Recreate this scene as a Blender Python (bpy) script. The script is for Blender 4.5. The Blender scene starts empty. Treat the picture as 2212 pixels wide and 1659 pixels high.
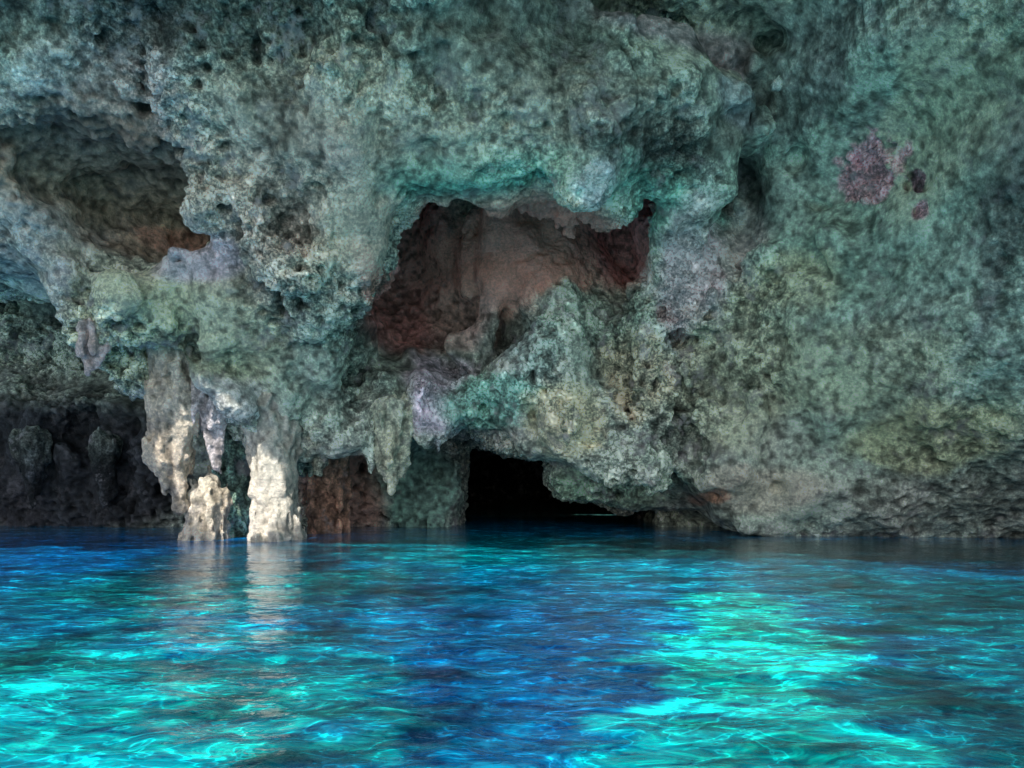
import bpy, math, time
import numpy as np
from mathutils import Vector
T0=time.time()
rng=np.random.default_rng(7)
sc=bpy.context.scene
sc.view_settings.view_transform='Standard'
sc.view_settings.look='None'
sc.view_settings.exposure=0
EL=math.radians(47); AZ=math.radians(-14)      # sun behind and a little left of the viewer
trav=np.array([-math.sin(AZ)*math.cos(EL), math.cos(AZ)*math.cos(EL), -math.sin(EL)])
BEAM_AIM=(-3.95,10.75,0.60)                       # where the added shaft drops sun on the columns

# ---------- image coordinates helper: image pixel + guessed depth -> metres (x, z) ----------
CAMH=0.9; F=1640.0; HZ=1030.0
def W(u,v,d): return ((u-1106)*d/F, CAMH+(HZ-v)*d/F)

# ---------- noise ----------
TAB=rng.random((64,64,64)).astype(np.float32)*2-1
TF=TAB.ravel()
def noise(x,y,z,off=0.0):
    x=x+off*7.13+100; y=y+off*3.71+100; z=z+off*5.37+100
    xi=np.floor(x).astype(np.int32); yi=np.floor(y).astype(np.int32); zi=np.floor(z).astype(np.int32)
    fx=(x-xi).astype(np.float32); fy=(y-yi).astype(np.float32); fz=(z-zi).astype(np.float32)
    fx=fx*fx*(3-2*fx); fy=fy*fy*(3-2*fy); fz=fz*fz*(3-2*fz)
    x0=(xi&63)*4096; x1=((xi+1)&63)*4096; y0=(yi&63)*64; y1=((yi+1)&63)*64; z0=zi&63; z1=(zi+1)&63
    def L(a,b,t): return a+(b-a)*t
    return L(L(L(TF[x0+y0+z0],TF[x1+y0+z0],fx),L(TF[x0+y1+z0],TF[x1+y1+z0],fx),fy),
             L(L(TF[x0+y0+z1],TF[x1+y0+z1],fx),L(TF[x0+y1+z1],TF[x1+y1+z1],fx),fy),fz)
def fbm(x,y,z,o=4,off=0):
    s=0;a=1.0;f=1.0;t=0
    for i in range(o):
        s=s+a*noise(x*f,y*f,z*f,off+i*1.7); t+=a; a*=0.5; f*=2.03
    return s/t

def smin(a,b,k):
    h=np.clip(0.5+0.5*(b-a)/k,0,1)
    return b+(a-b)*h-k*h*(1-h)
def smax(a,b,k): return -smin(-a,-b,k)

# ---------- surface nets ----------
def surface_nets(D,org,h):
    S=D<0
    nx,ny,nz=D.shape
    c=np.zeros((nx-1,ny-1,nz-1),np.int8)
    for i in (0,1):
        for j in (0,1):
            for k in (0,1):
                c+=S[i:nx-1+i,j:ny-1+j,k:nz-1+k]
    act=(c>0)&(c<8)
    ia,ja,ka=np.nonzero(act)
    idx=np.full(act.shape,-1,np.int32); idx[ia,ja,ka]=np.arange(len(ia))
    acc=np.zeros((len(ia),3),np.float64); n=np.zeros(len(ia))
    cor=[(i,j,k) for i in (0,1) for j in (0,1) for k in (0,1)]
    vals={q:D[ia+q[0],ja+q[1],ka+q[2]] for q in cor}
    for a in cor:
        for ax in range(3):
            if a[ax]==0:
                b=list(a); b[ax]=1; b=tuple(b)
                da=vals[a]; db=vals[b]
                cr=(da<0)!=(db<0)
                t=np.where(cr,da/np.where(cr,da-db,1),0)
                p=np.array(a,float)[None,:]+t[:,None]*(np.array(b,float)-np.array(a,float))[None,:]
                acc+=p*cr[:,None]; n+=cr
    V=(acc/n[:,None]+np.stack([ia,ja,ka],1))*h+np.array(org)[None,:]
    Q=[]
    def add(i0,i1,i2,i3,flip):
        q=np.stack([i0,i1,i2,i3],1); q[flip]=q[flip][:,::-1]; Q.append(q)
    cr=S[:-1,1:-1,1:-1]!=S[1:,1:-1,1:-1]; i,j,k=np.nonzero(cr); j=j+1;k=k+1
    add(idx[i,j-1,k-1],idx[i,j,k-1],idx[i,j,k],idx[i,j-1,k],~S[i,j,k])
    cr=S[1:-1,:-1,1:-1]!=S[1:-1,1:,1:-1]; i,j,k=np.nonzero(cr); i=i+1;k=k+1
    add(idx[i-1,j,k-1],idx[i-1,j,k],idx[i,j,k],idx[i,j,k-1],~S[i,j,k])
    cr=S[1:-1,1:-1,:-1]!=S[1:-1,1:-1,1:]; i,j,k=np.nonzero(cr); i=i+1;j=j+1
    add(idx[i-1,j-1,k],idx[i,j-1,k],idx[i,j,k],idx[i-1,j,k],~S[i,j,k])
    return V,np.concatenate(Q)

def make_mesh(name,V,Q):
    me=bpy.data.meshes.new(name)
    me.vertices.add(len(V)); me.vertices.foreach_set('co',V.astype(np.float32).ravel())
    me.loops.add(Q.size); me.loops.foreach_set('vertex_index',Q.astype(np.int32).ravel())
    me.polygons.add(len(Q)); me.polygons.foreach_set('loop_start',np.arange(0,Q.size,4,dtype=np.int32))
    me.polygons.foreach_set('loop_total',np.full(len(Q),4,np.int32))
    me.update(calc_edges=True); me.validate()
    return me
def link(name,me,mat):
    ob=bpy.data.objects.new(name,me); sc.collection.objects.link(ob)
    me.materials.clear(); me.materials.append(mat)
    me.polygons.foreach_set('use_smooth',np.ones(len(me.polygons),bool))
    return ob
def subdivide(me,lv):
    ob=bpy.data.objects.new('tmp',me); sc.collection.objects.link(ob)
    m=ob.modifiers.new('s','SUBSURF'); m.levels=lv; m.render_levels=lv
    dg=bpy.context.evaluated_depsgraph_get()
    me2=bpy.data.meshes.new_from_object(ob.evaluated_get(dg))
    bpy.data.objects.remove(ob); return me2
def getv(me):
    V=np.empty(len(me.vertices)*3,np.float32); me.vertices.foreach_get('co',V)
    N=np.empty(len(me.vertices)*3,np.float32); me.vertex_normals.foreach_get('vector',N)
    return V.reshape(-1,3),N.reshape(-1,3)
def calm(x,y,z):
    # water-polished hollows: little relief
    m=0
    for (u,v,d,rx,ry,rz) in [(250,430,10.7,1.7,1.5,1.0),(1100,560,13.0,2.5,1.7,1.2)]:
        x0,z0=W(u,v,d)
        r=np.sqrt(((x-x0)/rx)**2+((y-d)/ry)**2+((z-z0)/rz)**2)
        m=np.maximum(m,np.clip((1.25-r)/.4,0,1))
    return m
def roughmask(V):
    x,y,z=V.T
    p=np.clip(0.6+1.6*fbm(x*.8,y*.8,z*.8,2,33),0.15,1.2)
    return p*(1-0.65/(1+np.exp(-(x-3.3)*2)))*(1-.65*calm(x,y,z))
def roughen(me):
    V,N=getv(me); x,y,z=V.T
    r=roughmask(V)
    n1=fbm(x*3,y*3,z*3,2,3); n2=fbm(x*14,y*14,z*14,2,9)
    pit=noise(x*7.5,y*7.5,z*7.5,21); pit=np.clip(pit-0.38,0,1)
    # crystalline crust on the right wall
    cu=np.zeros(len(V)) if PATCH is None else np.clip((1.1-np.sqrt(((x-PATCH[0])/.5)**2+((y-PATCH[1])/.5)**2+((z-PATCH[2])/.42)**2))/.2,0,1)
    d=(0.04*n1+0.085*n2*r-0.34*pit*r)+cu*(0.03+0.13*n2)
    V=V+N*d[:,None]
    me.vertices.foreach_set('co',V.astype(np.float32).ravel()); me.update()
    return V,pit*r,n2
PATCH=None
def set_col(me,name,C,A=1.0):
    a=me.attributes.new(name,'FLOAT_COLOR','POINT')
    c=np.ones((len(C),4),np.float32); c[:,:3]=C; c[:,3]=A; a.data.foreach_set('color',c.ravel())

# ---------- 2D fields ----------
def tps(pts,X,Z,reg=0.02):
    P=np.array([(*W(u,v,d),d) for u,v,d in pts])
    x,z,d=P.T; n=len(P)
    def K(r2): return np.where(r2>1e-9,0.5*r2*np.log(r2+1e-12),0)
    A=K((x[:,None]-x)**2+(z[:,None]-z)**2)+np.eye(n)*reg
    B=np.stack([np.ones(n),x,z],1)
    M=np.block([[A,B],[B.T,np.zeros((3,3))]])
    w=np.linalg.solve(M,np.concatenate([d,np.zeros(3)]))
    out=w[n]+w[n+1]*X+w[n+2]*Z
    for i in range(n): out=out+w[i]*K((X-x[i])**2+(Z-z[i])**2)
    return np.clip(out,d.min()-0.6,d.max()+0.6)
def poly(P,X,Z):
    P=np.array([W(*p) for p in P]); n=len(P)
    d=np.full(X.shape,1e9); ins=np.zeros(X.shape,bool)
    for i in range(n):
        ax,az=P[i]; bx,bz=P[(i+1)%n]
        ex,ez=bx-ax,bz-az; wx,wz=X-ax,Z-az
        t=np.clip((wx*ex+wz*ez)/(ex*ex+ez*ez),0,1)
        d=np.minimum(d,(wx-ex*t)**2+(wz-ez*t)**2)
        c=((az>Z)!=(bz>Z))&(X<(bx-ax)*(Z-az)/((bz-az) if bz!=az else 1e-9)+ax)
        ins^=c
    return np.where(ins,-1,1)*np.sqrt(d)

# ---------- cave wall volume ----------
h=0.06
xs=np.arange(-12,12,h); ys=np.arange(5,16.6,h); zs=np.arange(-0.5,8.6,h)
X2,Z2=np.meshgrid(xs,zs,indexing='ij')
Xw=X2+0.10*fbm(X2*1.8,Z2*1.8,X2*0,3,2); Zw=Z2+0.10*fbm(X2*1.8,Z2*1.8,X2*0,3,5)

M_pts=[(-500,-200,7),(-500,500,8),(0,0,8),(500,0,8.1),(1000,0,8.3),(1250,20,8.9),(300,200,8.8),(160,120,8.5),(700,200,8.6),(1100,200,8.7),
 (1500,200,9.1),(1650,190,9.5),(1600,400,10),(1400,380,9.6),(1100,370,9.5),(850,400,9.4),(700,400,9.15),(560,400,9.2),(480,450,9.5),
 (450,600,9.8),(300,620,10),(100,500,9.6),(0,400,9.2),(600,600,9.6),(700,620,9.8),(770,620,10.1),(650,750,10.3),(530,850,10.6),(400,780,10.4),
 (230,700,10.3),(200,560,10.2),(60,560,9.9),(1300,300,9.0),(1450,130,9.3)]
M_poly=[(-900,-900,8),(1200,-900,8),(1260,-60,9),(1300,20,9.2),(1360,70,9.4),(1500,105,9.5),(1620,145,9.5),(1672,190,9.6),(1665,240,9.7),(1625,310,9.8),
 (1610,400,9.9),(1565,485,9.9),(1450,460,9.9),(1380,440,9.9),(1300,430,9.8),(1230,415,9.8),(1150,400,9.8),(1080,430,9.8),(1030,480,9.8),(960,460,9.8),(900,430,9.8),
 (835,450,9.9),(818,540,10),(795,620,10.1),(785,690,10.2),(745,790,10.3),(690,850,10.4),(620,885,10.5),(575,935,10.5),(530,940,10.5),(430,905,10.5),
 (330,865,10.5),(260,815,10.4),(200,780,10.4),(170,710,10.4),(120,660,10.2),(60,615,10),(0,575,9.9),(-300,480,9.5),(-900,400,9)]
L_pts=[(1400,60,9.9),(1560,60,9.8),(1690,120,9.8),(1660,350,10.7),(1800,100,9.1),(2000,50,8),(2212,0,7.2),(2600,0,6.2),(2600,1000,9),(2212,400,8),(2212,800,8.9),
 (2212,1100,10.5),(2212,1160,11.1),(1900,300,9.5),(1750,300,10.0),(1650,500,10.8),(1580,550,11.2),(1500,600,11.5),(1550,750,11.1),(1700,700,10.4),(1900,700,9.7),
 (1700,900,10.7),(1950,950,10.2),(2000,1150,11.2),(1750,1150,11.4),(1560,1120,11.6),(1450,1000,11.6),(1400,850,11.1),(1300,860,11.5),(1240,900,11.2),(1250,960,11.4),
 (1100,900,11.7),(1200,670,11.8),(1130,650,12.0),(1080,540,12.1),(1130,480,12.2),(1000,550,12.7),(950,660,13.1),(900,600,13.4),(880,480,13.4),(1350,520,13.1),(1350,600,12.9),(1000,850,11.9),(930,830,11.4),(940,900,11.6),
 (870,740,12.7),(820,800,11.6),(700,900,11.3),(620,880,11.2),(560,880,11.3),(1060,790,12.4),(1020,710,12.9),(1180,500,12.1),(1250,540,12.1),(1380,750,11.5),(1430,700,12.0),(1320,700,12.0),(1000,-200,11),(400,300,11.8),(400,700,12),(1100,300,13.2)]
L_poly=[(540,880,11.2),(590,915,11.2),(640,945,11.3),(690,985,11.4),(740,965,11.4),(800,975,11.5),(870,930,11.6),(950,955,11.6),(1000,925,11.8),(1060,955,11.8),
 (1190,985,11.8),(1240,1005,11.6),(1310,995,11.6),(1420,1025,11.6),(1480,1080,11.5),(1560,1125,11.5),(1650,1150,11.4),(1720,1175,11.4),(1800,1500,11.4),(3400,1500,11),(3400,-900,8),(300,-900,8),(300,700,11.2)]
P_poly=[(1388,420,11.2),(1470,420,11.2),(1590,420,11.2),(1650,560,11.2),(1620,720,11.2),(1540,745,11.2),(1490,720,11.2),(1458,640,11.2),(1430,560,11.2)]
K_poly=[(1200,930,12.6),(1186,1040,12.6),(1215,1080,12.6),(1300,1088,12.6),(1370,1106,12.6),(1440,1098,12.6),(1600,1110,12.6),(1600,900,12.6)]
gM=tps(M_pts,X2,Z2); gL=tps(L_pts,X2,Z2)
gM+=0.35*fbm(X2*0.8,Z2*0.8,X2*0,3,31)
flute=fbm(X2*1.9,Z2*0.55,X2*0,3,41)
cx,cz=W(1150,870,11.6)
fl=np.exp(-((X2-cx)/3.2)**2-((Z2-cz)/1.0)**2)
rw=1/(1+np.exp(-(X2-3)*2))
gL+=0.12*fbm(X2*0.7+Z2*0.4,Z2*0.9,X2*0,3,51)+0.8*flute*fl+0.55*rw*fbm((X2*0.8+Z2*0.9)*.9,(Z2*0.6-X2*.5)*.5,X2*0,3,58)
pM=poly(M_poly,Xw,Zw); pL=poly(L_poly,Xw,Zw); pP=poly(P_poly,Xw,Zw); pK=poly(K_poly,X2*.5+Xw*.5,Z2*.5+Zw*.5)
g0=13.3+0.9*fbm(X2*0.7,Z2*0.7,X2*0,3,61)+0.25*np.clip(1.5-Z2,0,2)+1.6*np.clip((Z2-2.2)/1,0,1)
Y=ys[None,:,None].astype(np.float32)
e=lambda a:a[:,None,:].astype(np.float32)

def cone(D,a,b,r1,r2,k=0.2,sub=False):
    ax,az=W(*a); bx,bz=W(*b); A=np.array([ax,a[2],az]); B=np.array([bx,b[2],bz])
    m=max(r1,r2)+0.6
    lo=np.minimum(A,B)-m; hi=np.maximum(A,B)+m
    i0,i1=np.searchsorted(xs,[lo[0],hi[0]]); j0,j1=np.searchsorted(ys,[lo[1],hi[1]]); k0,k1=np.searchsorted(zs,[lo[2],hi[2]])
    x=xs[i0:i1,None,None]; y=ys[None,j0:j1,None]; z=zs[None,None,k0:k1]
    E=B-A; t=np.clip(((x-A[0])*E[0]+(y-A[1])*E[1]+(z-A[2])*E[2])/(E@E),0,1)
    d=np.sqrt((x-A[0]-E[0]*t)**2+(y-A[1]-E[1]*t)**2+(z-A[2]-E[2]*t)**2)-(r1+(r2-r1)*t)
    s=D[i0:i1,j0:j1,k0:k1]
    D[i0:i1,j0:j1,k0:k1]=smax(s,-d,k) if sub else smin(s,d,k)
def ell(D,c,r,k=0.2,sub=True,rot=0.0):
    x0,z0=W(*c); y0=c[2]; m=max(r)+0.5
    i0,i1=np.searchsorted(xs,[x0-m,x0+m]); j0,j1=np.searchsorted(ys,[y0-m,y0+m]); k0,k1=np.searchsorted(zs,[z0-m,z0+m])
    x=xs[i0:i1,None,None]-x0; y=ys[None,j0:j1,None]-y0; z=zs[None,None,k0:k1]-z0
    ca,sa=math.cos(rot),math.sin(rot)
    xr=x*ca+z*sa; zr=-x*sa+z*ca
    d=(np.sqrt((xr/r[0])**2+(y/r[1])**2+(zr/r[2])**2)-1)*min(r)
    s=D[i0:i1,j0:j1,k0:k1]
    D[i0:i1,j0:j1,k0:k1]=smax(s,-d,k) if sub else smin(s,d,k)

D=e(g0)-Y
zc=7.5
D=smin(D,(zc-zs)[None,None,:].astype(np.float32)+0*Y,1.0)
D=smin(D,smax(e(pL),e(gL)-Y,0.35),0.15)
DM=smax(e(pM),e(gM)-Y,0.30).astype(np.float32)
# hollow behind the lip of the hanging mass, above the alcove
ell(DM,(1010,560,12.9),(1.9,2.4,1.6),0.2)
ell(DM,(1290,510,12.9),(1.95,2.4,1.5),0.2)
D=smin(D,DM,0.12); del DM
D=smin(D,smax(e(pP),e(11.15-0.12*(X2-W(1500,500,11.2)[0]))-Y,0.2),0.10)
# draperies
for a,b,r1,r2 in [((890,770,12.3),(945,930,11.5),.42,.10),((880,760,12.4),(930,830,11.8),.3,.3),((985,770,12.3),(1010,840,11.9),.35,.2),
    ((1220,640,12.2),(1200,760,11.9),.42,.45),((1180,760,11.8),(1230,960,11.4),.38,.22),((1370,660,12),(1390,830,11.3),.35,.42),((1390,830,11.3),(1420,975,11.4),.38,.22),
    ((1290,880,11.6),(1310,980,11.5),.3,.15),((1100,850,11.9),(1130,930,11.7),.35,.2),((1085,440,12.4),(1065,700,12.2),.40,.20),((1065,700,12.2),(1040,800,12.0),.20,.14),((730,860,11.3),(690,960,11.4),.4,.18),
    ((1190,470,12.3),(1240,570,12.2),.25,.25),((960,480,13.4),(985,600,13.3),.35,.3),
    ((1020,470,12.6),(1010,640,12.6),.22,.12),((1150,500,12.1),(1150,640,12.0),.18,.10),
    ((830,830,11.6),(800,940,11.5),.35,.15),((560,880,11.1),(560,915,11.1),.3,.2),((1480,800,11.2),(1560,1000,11.2),.3,.25),
    ((10,520,9.7),(150,660,10.2),.18,.1),((90,560,9.9),(200,760,10.35),.16,.09),((40,480,9.6),(60,600,9.9),.14,.08),((280,660,10.1),(530,885,10.5),.42,.28),
    ((1590,430,10.9),(1600,490,11.0),.22,.15),((820,560,10.6),(800,680,10.6),.22,.12),
    ((1650,600,10.9),(1800,900,10.7),.35,.3),((1800,520,10.1),(2020,900,9.9),.3,.3),((1560,600,11.3),(1640,900,11),.3,.2)]:
    cone(D,a,b,r1,r2)
ell(D,(250,430,9.7),(1.1,1.7,0.68),0.12,rot=-0.12)
ell(D,(385,450,9.7),(0.42,1.2,0.52),0.1)
ell(D,(1500,60,9.7),(1.0,0.6,0.25),0.2,rot=-0.2)
ell(D,(490,935,11.2),(0.2,0.6,0.3),0.1)
# shaft added through the overhead rock, aimed to sunlight the columns
kz=np.searchsorted(zs,6.2); t_=(zs[kz:]-BEAM_AIM[2])/(-trav[2])
i0,i1=np.searchsorted(xs,[-8.5,-3]); j1=np.searchsorted(ys,8.2)
hx=(BEAM_AIM[0]-trav[0]*t_)[None,None,:]; hy=(BEAM_AIM[1]-trav[1]*t_)[None,None,:]
rr=(np.sqrt(((xs[i0:i1,None,None]-hx)/1.05)**2+((ys[None,:j1,None]-hy)/1.25)**2)-1)
D=D.astype(np.float32)
D[i0:i1,:j1,kz:]=smax(D[i0:i1,:j1,kz:],-rr,0.1)
# dark passage at water level
x0=W(990,0,13.6)[0]; x1=W(1440,0,13.6)[0]
cxp=(x0+x1)/2
def boxsub(D):
    x=xs[:,None,None]+0.12*noise(zs[None,None,:]*2.2,ys[None,:,None]*1.3,0*xs[:,None,None],7)
    q=np.maximum(np.abs(x-cxp)-(x1-x0)/2, zs[None,None,:]-1.50-0.12*noise(xs[:,None,None]*2,ys[None,:,None]*1.3,0*zs[None,None,:],3))
    q=np.maximum(q,12.9-Y)
    return smax(D,-q.astype(np.float32),0.12)
D=boxsub(D).astype(np.float32)
D=smin(D,smax(smax(e(pK),12.55-Y,0.3),Y-14.3,0.3),0.08).astype(np.float32)
# rock relief, near surface only
def relief(px,py,pz):
    smooth=1/(1+np.exp(-(px-3.3-0.1*pz)*2))
    low=np.clip((1.6-pz)/0.8,0,1)*np.clip((py-12)/.5,0,1)
    b1=0.33-np.abs(noise(px*1.5,py*1.5,pz*0.9,14)); b2=0.33-np.abs(noise(px*3.7+.5*pz,py*3.7,pz*2.0,15))
    n=0.27*noise(px*1.1,py*1.1,pz*1.1,1)*(1-.3*smooth)+0.15*noise(px*2.3,py*2.3,pz*2.3,2)*(1-.4*smooth)+0.34*b1*(1-.4*smooth)+0.10*b2*(1-.6*smooth)+0.05*noise(px*4.7,py*4.7,pz*4.7,4)
    return n*(1-.6*low)*(1-.55*calm(px,py,pz))
i,j,k=np.nonzero(np.abs(D)<0.8)
px=xs[i].astype(np.float32); py=ys[j].astype(np.float32); pz=zs[k].astype(np.float32)
D[i,j,k]+=(relief(px,py,pz)+0.03*noise(px*8,py*8,pz*8,6)).astype(np.float32)
# distance to the finished rock face along the camera ray through an image pixel
def reach(u,v,d=None):
    s=np.arange(5.2,16.4,0.03)
    x=(u-1106)/F*s; z=CAMH+(HZ-v)/F*s
    ii=np.clip(((x-xs[0])/h).round().astype(int),0,len(xs)-1); jj=np.clip(((s-ys[0])/h).round().astype(int),0,len(ys)-1); kk=np.clip(((z-zs[0])/h).round().astype(int),0,len(zs)-1)
    w=np.nonzero(D[ii,jj,kk]<0)[0]
    r=s[w[0]] if len(w) else (d or 12)
    if d is not None and abs(r-d)>1.6: return d
    return float(r)
pr=reach(1893,368); px_,pz_=W(1893,368,pr); PATCH=(px_,pr,pz_)
# small solution holes
for u,v,r,k_,rot in [(1437,668,(.15,.45,.22),.05,0),(1983,385,(.09,.35,.20),.04,.35),(1990,450,(.06,.2,.10),.03,.2),(1685,1055,(.13,.3,.12),.03,0),(1530,1075,(.22,.3,.09),.03,0),
   (1770,440,(.2,.18,.07),.04,-.5),(1720,345,(.16,.25,.18),.08,0),(375,552,(.07,.3,.04),.02,0),(1240,670,(.14,.2,.12),.04,0),(1095,255,(.08,.2,.07),.03,0),
   (1460,180,(.10,.25,.09),.03,0),(620,210,(.06,.15,.05),.02,0),(1350,300,(.07,.15,.06),.02,0),(300,170,(.08,.2,.07),.03,0),(1900,590,(.15,.12,.05),.03,-.5),(1600,140,(.1,.2,.08),.03,0)]:
    ell(D,(u,v,reach(u,v)),r,k_,rot=rot)
print('sdf',time.time()-T0)

# ---------- albedo regions (mineral / algae colours, lit and shaded areas painted in) ----------
TINT=[ # u,v,d,ru,rv,colour,strength[,depth tolerance]
 (500,200,9,1500,400,(.34,.345,.29),1),
 (200,100,9,400,160,(.15,.18,.17),.8),
 (900,60,9,500,130,(.15,.18,.165),.8),
 (700,350,9,220,200,(.56,.53,.44),.75),
 (250,200,9,160,90,(.45,.44,.43),.6),
 (250,430,11,240,140,(.21,.17,.135),1,1.8),
 (390,525,10,80,30,(.42,.25,.20),.8),
 (360,720,10.3,240,150,(.32,.36,.26),.9),
 (420,560,10,80,40,(.62,.60,.66),.8),
 (480,860,10.5,90,50,(.42,.45,.46),.8),
 (60,560,9.9,90,120,(.52,.51,.49),.6),
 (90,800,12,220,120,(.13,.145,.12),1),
 (120,1020,13,300,170,(.022,.025,.030),1,1.8),  # dark wet rock, darkened further to deepen the recess shade
 (1500,60,10,220,60,(.15,.115,.14),.8),
 (1480,250,9.3,220,120,(.26,.30,.27),.8),
 (1610,200,9.5,60,50,(.46,.50,.55),.8),
 (1450,390,9.6,180,60,(.11,.16,.15),.7),
 (1280,400,9.6,50,40,(.50,.60,.66),.6),
 (1650,350,11,60,200,(.09,.115,.115),.8),
 (1200,450,10.5,380,45,(.22,.48,.40),1),
 (885,600,13.3,115,190,(.42,.21,.19),1,2.2),
 (830,620,10.9,30,80,(.42,.20,.17),.8),
 (1115,530,12.3,165,115,(1.25,.70,.58),1,1.6),  # pink rock, with the warm light on it painted into the tint
 (1350,540,13.1,80,110,(.50,.23,.22),1,1.6),
 (1250,680,12.1,110,70,(.30,.38,.33),.9),
 (1150,740,12.1,60,70,(.12,.17,.155),.8),
 (1000,700,12.8,70,70,(.48,.34,.30),.8,1.4),
 (930,840,11.6,90,100,(.72,.65,.77),1),
 (760,850,11.4,140,110,(.31,.39,.33),1),
 (1080,880,11.8,120,70,(.22,.46,.39),.9),
 (1220,900,11.4,80,80,(.80,.84,.62),1),
 (1380,810,11.3,70,100,(.72,.73,.56),1),
 (1500,600,11.3,70,140,(.72,.64,.69),1),
 (1600,540,11,50,100,(.74,.71,.69),.8),
 (1950,600,9.5,420,500,(.26,.37,.315),1),
 (1700,620,10.6,110,70,(.52,.56,.41),.8),
 (1560,830,11,120,150,(.50,.57,.43),.8),
 (2000,950,10.4,170,70,(.47,.53,.34),.8),
 (1800,800,10,200,100,(.27,.32,.23),.7),
 (2050,200,8.5,160,200,(.42,.49,.37),.8),
 (1750,100,9.5,130,120,(.18,.22,.21),.8),
 (2180,450,8,50,300,(.14,.18,.17),.8),
 (1850,1090,11.2,300,60,(.28,.35,.30),.9),
 (1620,1060,11.2,160,50,(.42,.42,.36),.9),
 (1530,1075,11.6,40,18,(.36,.20,.14),.8),
 (1320,1055,12.8,150,50,(.25,.38,.29),1),
 (1050,950,11.8,90,22,(.75,.76,.68),1),
 (1893,368,9.45,88,72,(1.9,1.22,1.38),1.6),
 (1983,392,9.5,24,44,(.14,.09,.11),1.3),
 (1992,455,9.2,22,32,(.8,.50,.57),1.3),
 (760,1060,13.2,110,100,(.52,.34,.28),1,1.5),
 (910,1060,13.2,90,100,(.15,.27,.23),1,1.5),
]
TT=[]
for t in TINT:
    u,v,d,ru,rv,c,s=t[:7]; tol=t[7] if len(t)>7 else 1.0
    d2=reach(u,v,d) if ru<400 else d
    rx=ru*d2/F
    if ru<200 and s<1.2:
        xa=W(u-ru,v,reach(u-ru,v,d2))[0]; xb=W(u+ru,v,reach(u+ru,v,d2))[0]
        rx=float(np.clip(abs(xb-xa)/2,rx*.45,rx*1.2))
    x_,z_=W(u,v,d2); TT.append((x_,d2,z_,rx,rv*d2/F,c,s,tol,min(ru,rv)))
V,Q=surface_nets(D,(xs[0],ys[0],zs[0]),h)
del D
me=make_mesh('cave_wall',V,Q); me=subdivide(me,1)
print('verts',len(me.vertices),time.time()-T0)
def tint(V,pit,n2):
    x,y,z=V[:,0],V[:,1],V[:,2]
    n4x=fbm(x*2,y*2,z*2,4,71); n4z=fbm(x*2,y*2,z*2,4,81)
    n5=fbm(x*5,y*5,z*5,4,83)
    C=np.ones((len(V),3))*np.array((.24,.285,.25)); A=0.25+0.75*np.clip(roughmask(V),0,1)
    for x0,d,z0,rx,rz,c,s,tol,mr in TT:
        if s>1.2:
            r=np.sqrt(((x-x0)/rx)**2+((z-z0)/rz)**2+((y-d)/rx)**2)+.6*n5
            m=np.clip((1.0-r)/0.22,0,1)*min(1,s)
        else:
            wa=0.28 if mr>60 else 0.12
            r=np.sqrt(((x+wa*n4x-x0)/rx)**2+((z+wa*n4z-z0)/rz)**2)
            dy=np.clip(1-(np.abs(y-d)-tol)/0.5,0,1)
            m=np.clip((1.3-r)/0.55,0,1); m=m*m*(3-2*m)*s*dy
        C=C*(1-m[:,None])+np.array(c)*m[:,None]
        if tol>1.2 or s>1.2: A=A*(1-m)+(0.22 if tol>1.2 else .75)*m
    g=np.clip(fbm(x*0.9,y*0.9,z*0.9,3,91)*2,-1,1)[:,None]
    C=C*(1+0.22*g*np.array((0.7,1.0,0.85)))
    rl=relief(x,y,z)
    C=C*np.exp(-3.1*np.clip(rl,-.35,.35))[:,None]  # hollows darkened, bulges lightened: occlusion painted into the albedo
    C=C*np.clip(1-2.3*pit,0.2,1)[:,None]*np.clip(1+1.4*n2,.36,2.0)[:,None]  # pits darkened, bumps lightened: fine relief shading put into the colour
    C=C*np.array((1.08,.985,.955))
    deep=np.clip((y-14.9)/0.6,0,1)[:,None]*np.clip((2.2-z)/.4,0,1)[:,None]  # passage darkness painted in: rock goes near black with depth
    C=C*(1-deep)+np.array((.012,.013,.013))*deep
    C=C*1.75; mx=C.max(1,keepdims=True)          # keep hue when very pale
    C=C*np.where(mx>.88,.88/mx,1)
    return np.clip(C,0.01,0.9),A

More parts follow.
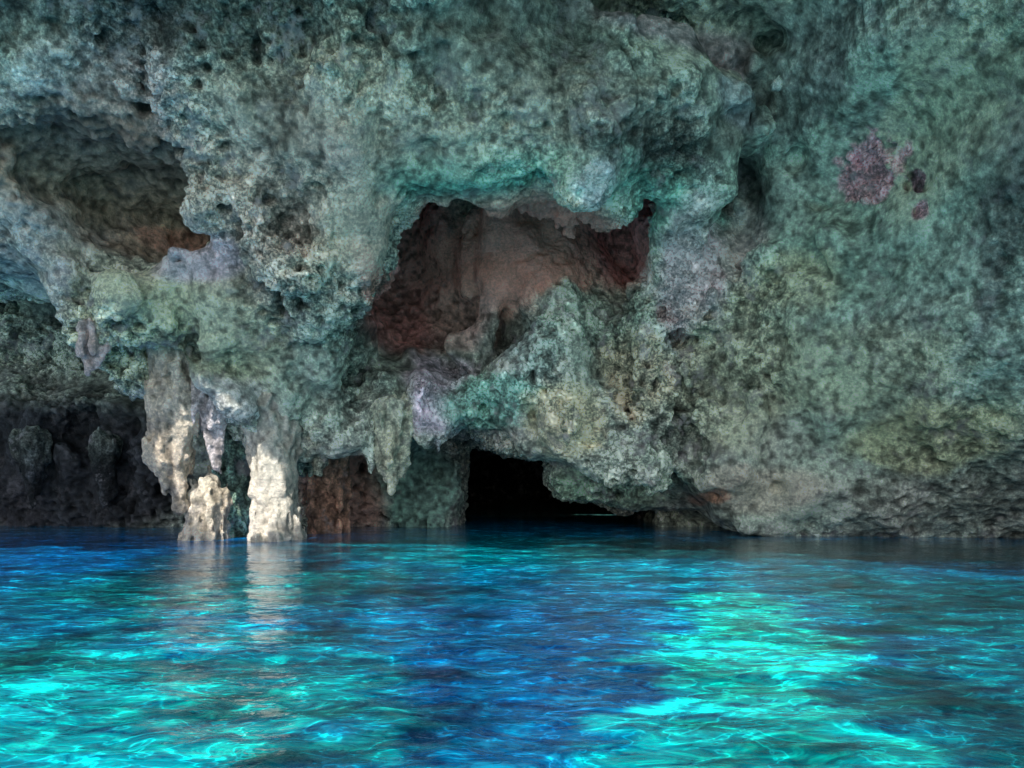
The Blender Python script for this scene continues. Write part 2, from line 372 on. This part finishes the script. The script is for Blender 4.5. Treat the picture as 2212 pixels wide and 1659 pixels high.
# ---------- materials ----------
def rock_mat(name,bump=1.0):
    m=bpy.data.materials.new(name); m.use_nodes=True; nt=m.node_tree; N=nt.nodes; Lk=nt.links
    b=N['Principled BSDF']; b.inputs['Roughness'].default_value=0.6
    b.inputs['Specular IOR Level'].default_value=0.45
    tc=N.new('ShaderNodeTexCoord'); at=N.new('ShaderNodeAttribute'); at.attribute_name='tint'
    con=at.outputs['Alpha']
    def nz(sc_,det,dist=0.0,rough=0.6):
        n=N.new('ShaderNodeTexNoise'); n.inputs['Scale'].default_value=sc_; n.inputs['Detail'].default_value=det
        n.inputs['Roughness'].default_value=rough; n.inputs['Distortion'].default_value=dist
        Lk.new(tc.outputs['Object'],n.inputs['Vector']); return n
    def ramp(src,stops):
        r=N.new('ShaderNodeValToRGB'); el=r.color_ramp.elements
        el[0].position=stops[0][0]; el[0].color=(*stops[0][1],1); el[1].position=stops[-1][0]; el[1].color=(*stops[-1][1],1)
        for p,c in stops[1:-1]:
            q=el.new(p); q.color=(*c,1)
        Lk.new(src,r.inputs[0]); return r
    def mul(a,bb,t='MULTIPLY',f=1.0):
        x=N.new('ShaderNodeMix'); x.data_type='RGBA'; x.blend_type=t
        if isinstance(f,float): x.inputs[0].default_value=f
        else: Lk.new(f,x.inputs[0])
        Lk.new(a,x.inputs[6])
        if isinstance(bb,tuple): x.inputs[7].default_value=(*bb,1)
        else: Lk.new(bb,x.inputs[7])
        return x.outputs[2]
    n1=nz(4.0,5,0,0.68); n2=nz(24,3,0,0.7)
    r1=ramp(n1.outputs[0],[(.38,(.38,.43,.43)),(.5,(.95,.97,.96)),(.62,(1.85,1.8,1.8))])
    r2=ramp(n2.outputs[0],[(.38,(.36,.40,.40)),(.5,(1,1,1)),(.62,(2.2,2.15,2.12))])
    c=mul(at.outputs['Color'],r1.outputs[0],f=con); c=mul(c,r2.outputs[0],f=con)
    f1=ramp(nz(2.2,6,0,0.75).outputs[0],[(.54,(0,0,0)),(.62,(.6,.6,.6))])
    fm=N.new('ShaderNodeMath'); fm.operation='MULTIPLY'; Lk.new(f1.outputs[0],fm.inputs[0]); Lk.new(con,fm.inputs[1])
    c=mul(c,(.70,.65,.68),'MIX',fm.outputs[0])
    Lk.new(c,b.inputs['Base Color'])
    bn=nz(14,5,0,0.75)
    bp=N.new('ShaderNodeBump'); bp.inputs['Strength'].default_value=1.0*bump; bp.inputs['Distance'].default_value=0.07
    Lk.new(bn.outputs[0],bp.inputs['Height']); Lk.new(bp.outputs[0],b.inputs['Normal'])
    return m
rock=rock_mat('wet_limestone')
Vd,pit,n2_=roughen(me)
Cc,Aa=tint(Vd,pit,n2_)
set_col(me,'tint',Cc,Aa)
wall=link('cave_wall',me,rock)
print('wall',time.time()-T0)

# ---------- stalactites and columns ----------
def spike(name,segs,col,hh=0.03,k=0.12,seed=0,con=0.9):
    pts=[]
    for a,b,r1,r2 in segs:
        ax,az=W(*a); bx,bz=W(*b); pts.append((np.array([ax,a[2],az]),np.array([bx,b[2],bz]),r1,r2))
    lo=np.min([np.minimum(a,b)-max(r1,r2)-0.3 for a,b,r1,r2 in pts],0); hi=np.max([np.maximum(a,b)+max(r1,r2)+0.3 for a,b,r1,r2 in pts],0)
    X=np.arange(lo[0],hi[0],hh)[:,None,None]; Yy=np.arange(lo[1],hi[1],hh)[None,:,None]; Z=np.arange(lo[2],hi[2],hh)[None,None,:]
    D=None
    for A,B,r1,r2 in pts:
        E=B-A; t=np.clip(((X-A[0])*E[0]+(Yy-A[1])*E[1]+(Z-A[2])*E[2])/(E@E),0,1)
        d=np.sqrt((X-A[0]-E[0]*t)**2+(Yy-A[1]-E[1]*t)**2+(Z-A[2]-E[2]*t)**2)-(r1+(r2-r1)*t)
        D=d if D is None else smin(D,d,k)
    X,Yy,Z=np.broadcast_arrays(X,Yy,Z)
    fl=0.33-np.abs(noise(X*6,Yy*6,Z*1.3,19+seed))
    rel=0.07*noise(X*3.5,Yy*3.5,Z*1.5,11+seed)+0.10*fl+0.05*noise(X*7,Yy*7,Z*2.2,12+seed)+0.05*noise(X*14,Yy*14,Z*6,13+seed)+0.03*noise(X*15,Yy*15,Z*13,15+seed)
    D=D+rel
    V,Q=surface_nets(D.astype(np.float32),lo,hh)
    m=make_mesh(name,V,Q); V,N=getv(m); x,y,z=V.T
    nn=fbm(x*18,y*18,z*12,2,5)
    V=V+N*(0.03*nn)[:,None]; m.vertices.foreach_set('co',V.ravel()); m.update()
    g=fbm(x*2.5,y*2.5,z*1.2,3,17+seed)[:,None]
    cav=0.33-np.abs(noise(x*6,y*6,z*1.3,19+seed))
    f=np.exp(-1.8*cav)*np.clip(1+1.1*nn,.45,1.5)  # grooves darkened and ridges lightened: shade painted into the colour
    top=np.clip((z-lo[2])/(hi[2]-lo[2])*1.6-.85,0,1)[:,None]*.7    # grey-green towards the top, where it joins the roof
    C=np.array(col)*(1-top)+np.array((.36,.41,.34))*top
    C=C*(1+0.35*g*np.array((.8,1,1.2)))*f[:,None]*1.08; mx=C.max(1,keepdims=True); C=C*np.where(mx>.88,.88/mx,1)
    set_col(m,'tint',np.clip(C,.01,.88),con)
    return link(name,m,rock)
cream=(.80,.68,.54)
spike('stalactite',[((378,780,10.75),(380,880,10.7),.36,.33),((380,880,10.7),(368,980,10.7),.33,.24),((368,980,10.7),(383,1095,10.7),.25,.03)],cream,seed=1,con=.35)
spike('stalactite',[((462,810,10.8),(456,900,10.75),.24,.2),((456,900,10.75),(466,1015,10.75),.20,.03)],(.64,.57,.57),seed=2,con=.5)
spike('stalactite',[((852,900,11.5),(848,990,11.5),.34,.22),((848,990,11.5),(856,1085,11.5),.2,.03)],(.74,.75,.58),seed=3,con=.5)
spike('stalactite',[((188,710,10.1),(196,750,10.1),.15,.11),((196,750,10.1),(200,795,10.1),.11,.03)],(.85,.70,.68),hh=.025,seed=4,con=.4)
spike('limestone_column',[((592,890,11.1),(592,970,11.0),.44,.33),((592,970,11.0),(590,1080,10.95),.32,.29),((590,1080,10.95),(594,1210,10.9),.30,.42)],(1.02,.95,.82),seed=5,con=.25)
spike('limestone_column',[((712,940,12.2),(708,1060,12.2),.38,.26),((708,1060,12.2),(705,1180,12.2),.26,.34)],(.50,.28,.19),seed=6,con=.5)
spike('limestone_column',[((512,890,11.7),(520,1020,11.7),.45,.26),((520,1020,11.7),(512,1190,11.7),.26,.32)],(.17,.27,.22),seed=7)
spike('stalagmite',[((455,1010,11.0),(448,1080,10.95),.05,.22),((448,1080,10.95),(445,1210,10.9),.24,.38)],(.84,.74,.60),seed=8,con=.35)
spike('stalactite',[((640,930,11.8),(655,1020,11.8),.36,.08)],(.30,.36,.29),seed=9)
spike('stalactite',[((690,950,11.4),(693,1025,11.4),.2,.03)],(.46,.48,.39),seed=16)
spike('stalactite',[((800,940,11.5),(806,1005,11.5),.18,.03)],(.46,.50,.42),seed=17)
spike('stalactite',[((945,920,11.5),(950,972,11.5),.16,.03)],(.66,.66,.68),seed=18)
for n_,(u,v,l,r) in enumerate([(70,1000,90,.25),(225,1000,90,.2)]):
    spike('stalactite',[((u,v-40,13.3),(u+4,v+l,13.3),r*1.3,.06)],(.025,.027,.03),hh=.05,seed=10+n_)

# ---------- passage behind the opening ----------
def tube():
    vs=[];n=28;ys_=np.linspace(16.3,26,12)
    for y in ys_:
        for a in range(n):
            t=2*math.pi*a/n; rr=1+0.08*math.sin(3*t+y)
            vs.append((cxp+math.cos(t)*2.5*rr,y,0.4+math.sin(t)*1.6*rr))
    q=[]
    for s in range(len(ys_)-1):
        for a in range(n): q.append((s*n+a,s*n+(a+1)%n,(s+1)*n+(a+1)%n,(s+1)*n+a))
    m=bpy.data.meshes.new('cave_passage'); c=len(vs); vs.append((cxp,26.3,.4))
    f=[tuple(x) for x in q]+[((len(ys_)-1)*n+a,(len(ys_)-1)*n+(a+1)%n,c) for a in range(n)]
    m.from_pydata(vs,[],f); m.update(); set_col(m,'tint',np.ones((len(vs),3))*0.03)  # near-black tint painted on to keep the opening dark
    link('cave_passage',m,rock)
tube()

# ---------- unseen cave roof, edge and added hole shaped to place the sun ----------
def roof():
    s=0.1; gx=np.arange(-15,15,s); gy=np.arange(-2,6.6,s); X,Yg=np.meshgrid(gx,gy,indexing='ij')
    Z=7.6+0.35*fbm(X*0.5,Yg*0.5,X*0,4,3)
    edge=3.0-2.3/(1+np.exp(-(X-0.8)*1.3))+1.4*fbm(X*0.6,X*0,X*0,4,8)
    keep=Yg>edge
    k=(Z-BEAM_AIM[2])/(-trav[2]); hx=BEAM_AIM[0]-trav[0]*k; hy=BEAM_AIM[1]-trav[1]*k
    r=np.sqrt(((X-hx)/.86)**2+((Yg-hy)/.9)**2)+0.12*fbm(X*2,Yg*2,X*0,2,4)
    keep&=r>1
    nx,ny=X.shape; idx=np.arange(nx*ny).reshape(nx,ny)
    q=np.stack([idx[:-1,:-1],idx[:-1,1:],idx[1:,1:],idx[1:,:-1]],-1)
    q=q[keep[:-1,:-1]].reshape(-1,4)
    V=np.stack([X.ravel(),Yg.ravel(),Z.ravel()],1)
    m=make_mesh('cave_roof',V,q); set_col(m,'tint',np.ones((len(m.vertices),3))*np.array((.5,.52,.47)))  # unseen roof, edge and added hole shaped to place the sun
    ob=link('cave_roof',m,rock)
    so=ob.modifiers.new('thick','SOLIDIFY'); so.thickness=0.3; so.offset=0
roof()

# ---------- water ----------
def water():
    def grid(x0,x1,y0,y1,s):
        gx=np.arange(x0,x1+s/2,s); gy=np.arange(y0,y1+s/2,s)
        X,Yg=np.meshgrid(gx,gy,indexing='ij'); nx,ny=X.shape; idx=np.arange(nx*ny).reshape(nx,ny)
        q=np.stack([idx[:-1,:-1],idx[1:,:-1],idx[1:,1:],idx[:-1,1:]],-1).reshape(-1,4)
        return X.ravel(),Yg.ravel(),q
    X,Yg,q=grid(-12,12,1.2,17,0.03)
    o=X*0
    wx=X+0.3*noise(X*.9,Yg*.9,o,1); wy=Yg+0.3*noise(X*.9,Yg*.9,o,2)
    rdg=1-np.abs(noise(wx*2.6+wy*.8,wy*4.6,o,9))*2
    hgt=0.022*fbm(wx*1.1,wy*2.0,o,2,5)+0.015*fbm(wx*3.2+wy*.6,wy*5.5,o,2,6)+0.009*fbm(wx*7,wy*12,o,2,7)+0.009*rdg
    edge=np.minimum.reduce([np.clip((X+12)/1,0,1),np.clip((12-X)/1,0,1),np.clip((Yg-1.2)/.5,0,1)])
    Z=hgt*edge*np.clip(1.25-Yg/9.5,.2,1)
    V=np.stack([X,Yg,Z],1)
    extra=[];fq=[];R=3000
    b=len(V)
    for (a0,b0,a1,b1) in [(-R,-R,R,1.2),(-R,17,R,R),(-R,1.2,-12,17),(12,1.2,R,17)]:
        i=b+len(extra); extra+=[(a0,b0,0),(a1,b0,0),(a1,b1,0),(a0,b1,0)]; fq.append((i,i+1,i+2,i+3))
    V=np.concatenate([V,np.array(extra)]); q=np.concatenate([q,np.array(fq)])
    m=make_mesh('water',V,q)
    x=V[:,0]; y=V[:,1]; o=x*0
    # sand / depth zones as surface colour, sunlit and dim patches painted in
    wx=x+0.5*fbm(x*1.6,y*2.2,o,4,21)+0.30*fbm(x*5,y*9,o,3,26); wy=y+0.8*fbm(x*1.6,y*2.2,o,4,22)
    C=np.ones((len(V),3))*np.array((.0,.18,.38))
    def z(cx,cy,rx,ry,c,s=1,rot=0):
        nonlocal C
        dx=wx-cx; dy=wy-cy; ca,sa=math.cos(rot),math.sin(rot)
        r=np.sqrt(((dx*ca+dy*sa)/rx)**2+((-dx*sa+dy*ca)/ry)**2)
        mk=np.clip((1.35-r)/.7,0,1); mk=(mk*mk*(3-2*mk)*s)[:,None]
        C=C*(1-mk)+np.array(c)*mk
    z(-5,9.5,5,2.6,(.0,.15,.46))
    z(-1.6,3.2,1.6,1.1,(.0,.28,.33))
    z(-2.2,6.3,1.5,1.5,(.0,.17,.20),.9)
    z(-.4,9.6,2.6,1.9,(.0,.27,.36),.9)
    z(-2.9,8.6,1.1,2.2,(.0,.06,.11),.9)
    z(-2.6,4.6,.7,.5,(.0,.11,.22),.7)
    z(-.9,3.9,.5,.5,(.0,.12,.22),.7)
    z(0.1,4.2,.65,2.2,(.0,.08,.22),1,-.05)
    z(-.6,5.6,.9,.7,(.0,.08,.17),.8)
    z(1.9,7.4,1.6,1.0,(.0,.26,.42),.8)
    z(3.9,9.3,3.5,1.5,(.01,.08,.10),.95)
    z(3.3,5.2,1.3,2.2,(.0,.12,.16),.9)
    z(1.85,2.9,.75,.9,(.0,.11,.16),.95)
    z(1.25,4.1,.40,2.0,(.0,.62,.58),1,-.27)
    z(.72,2.7,.32,.6,(.0,.54,.60),.95)
    z(-.1,2.3,.6,.35,(.0,.18,.38),.7)
    z(3.9,3.6,.6,1.0,(.0,.26,.27),.5)
    bl=np.clip(1+1.5*fbm(x*2.4,y*4.0,o,4,44),.25,1.9)[:,None]; C=C*bl
    C[-16:]=(.12,.44,.45)                       # unseen sea outside, coloured pale to bounce light onto the wall
    set_col(m,'bed_and_light',np.clip(C,0,.9))
    mt=bpy.data.materials.new('sea_water'); mt.use_nodes=True; nt=mt.node_tree; N=nt.nodes; Lk=nt.links
    bs=N['Principled BSDF']; bs.inputs['Roughness'].default_value=0.015; bs.inputs['IOR'].default_value=1.5
    at=N.new('ShaderNodeAttribute'); at.attribute_name='bed_and_light'; tc=N.new('ShaderNodeTexCoord')
    mp=N.new('ShaderNodeMapping'); mp.inputs['Scale'].default_value=(1,1.8,1); Lk.new(tc.outputs['Object'],mp.inputs['Vector'])
    def nz(s,d,ro,di):
        n=N.new('ShaderNodeTexNoise'); n.inputs['Scale'].default_value=s; n.inputs['Detail'].default_value=d; n.inputs['Roughness'].default_value=ro; n.inputs['Distortion'].default_value=di
        Lk.new(mp.outputs[0],n.inputs['Vector']); return n
    n1=nz(5.0,6,.68,.9)  # bright ripple and caustic streaks painted into the base colour
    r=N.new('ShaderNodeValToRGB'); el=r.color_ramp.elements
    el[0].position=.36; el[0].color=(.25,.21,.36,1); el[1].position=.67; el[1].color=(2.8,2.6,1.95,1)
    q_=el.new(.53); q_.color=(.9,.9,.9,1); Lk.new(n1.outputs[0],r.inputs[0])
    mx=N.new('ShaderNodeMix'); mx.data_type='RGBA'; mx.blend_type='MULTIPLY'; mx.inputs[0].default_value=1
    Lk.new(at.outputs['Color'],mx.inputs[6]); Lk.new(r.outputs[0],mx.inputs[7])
    # thin wavy caustic light lines painted into the water colour
    n3=nz(3.4,3,.55,.7)
    r3=N.new('ShaderNodeValToRGB'); e3=r3.color_ramp.elements
    e3[0].position=.455; e3[0].color=(.82,.82,.82,1); e3[1].position=.545; e3[1].color=(.82,.82,.82,1)
    for p,c in ((.485,(1.1,1.1,1.1)),(.5,(2.8,2.7,2.4)),(.515,(1.1,1.1,1.1))):
        t=e3.new(p); t.color=(*c,1)
    Lk.new(n3.outputs[0],r3.inputs[0])
    mx2=N.new('ShaderNodeMix'); mx2.data_type='RGBA'; mx2.blend_type='MULTIPLY'; mx2.inputs[0].default_value=.85
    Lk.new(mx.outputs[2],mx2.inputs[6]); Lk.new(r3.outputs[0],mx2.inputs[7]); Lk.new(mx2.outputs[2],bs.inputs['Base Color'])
    n2=nz(11,3,.5,.5)
    bp=N.new('ShaderNodeBump'); bp.inputs['Strength'].default_value=.5; bp.inputs['Distance'].default_value=.018
    Lk.new(n2.outputs[0],bp.inputs['Height']); Lk.new(bp.outputs[0],bs.inputs['Normal'])
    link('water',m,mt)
water()

# ---------- light ----------
w=bpy.data.worlds.new('World'); sc.world=w; w.use_nodes=True; nt=w.node_tree
sky=nt.nodes.new('ShaderNodeTexSky'); sky.sky_type='NISHITA'; sky.sun_disc=False
sky.sun_elevation=EL; sky.sun_rotation=math.pi+AZ*-1; sky.dust_density=2.0
nt.links.new(sky.outputs[0],nt.nodes['Background'].inputs[0]); nt.nodes['Background'].inputs[1].default_value=0.15
sl=bpy.data.lights.new('sun','SUN'); sl.energy=5; sl.angle=math.radians(.5); sl.color=(1,.95,.87)
so=bpy.data.objects.new('sun',sl); so.rotation_euler=Vector(trav).to_track_quat('-Z','Y').to_euler(); sc.collection.objects.link(so)

cam=bpy.data.cameras.new('camera'); cam.sensor_width=36; cam.lens=36*F/2212; cam.shift_y=(HZ-829.5)/2212; cam.clip_end=5000; cam.clip_start=.05
co=bpy.data.objects.new('camera',cam); co.location=(0,0,CAMH); co.rotation_euler=(math.pi/2,0,0); sc.collection.objects.link(co); sc.camera=co
print('done',time.time()-T0)
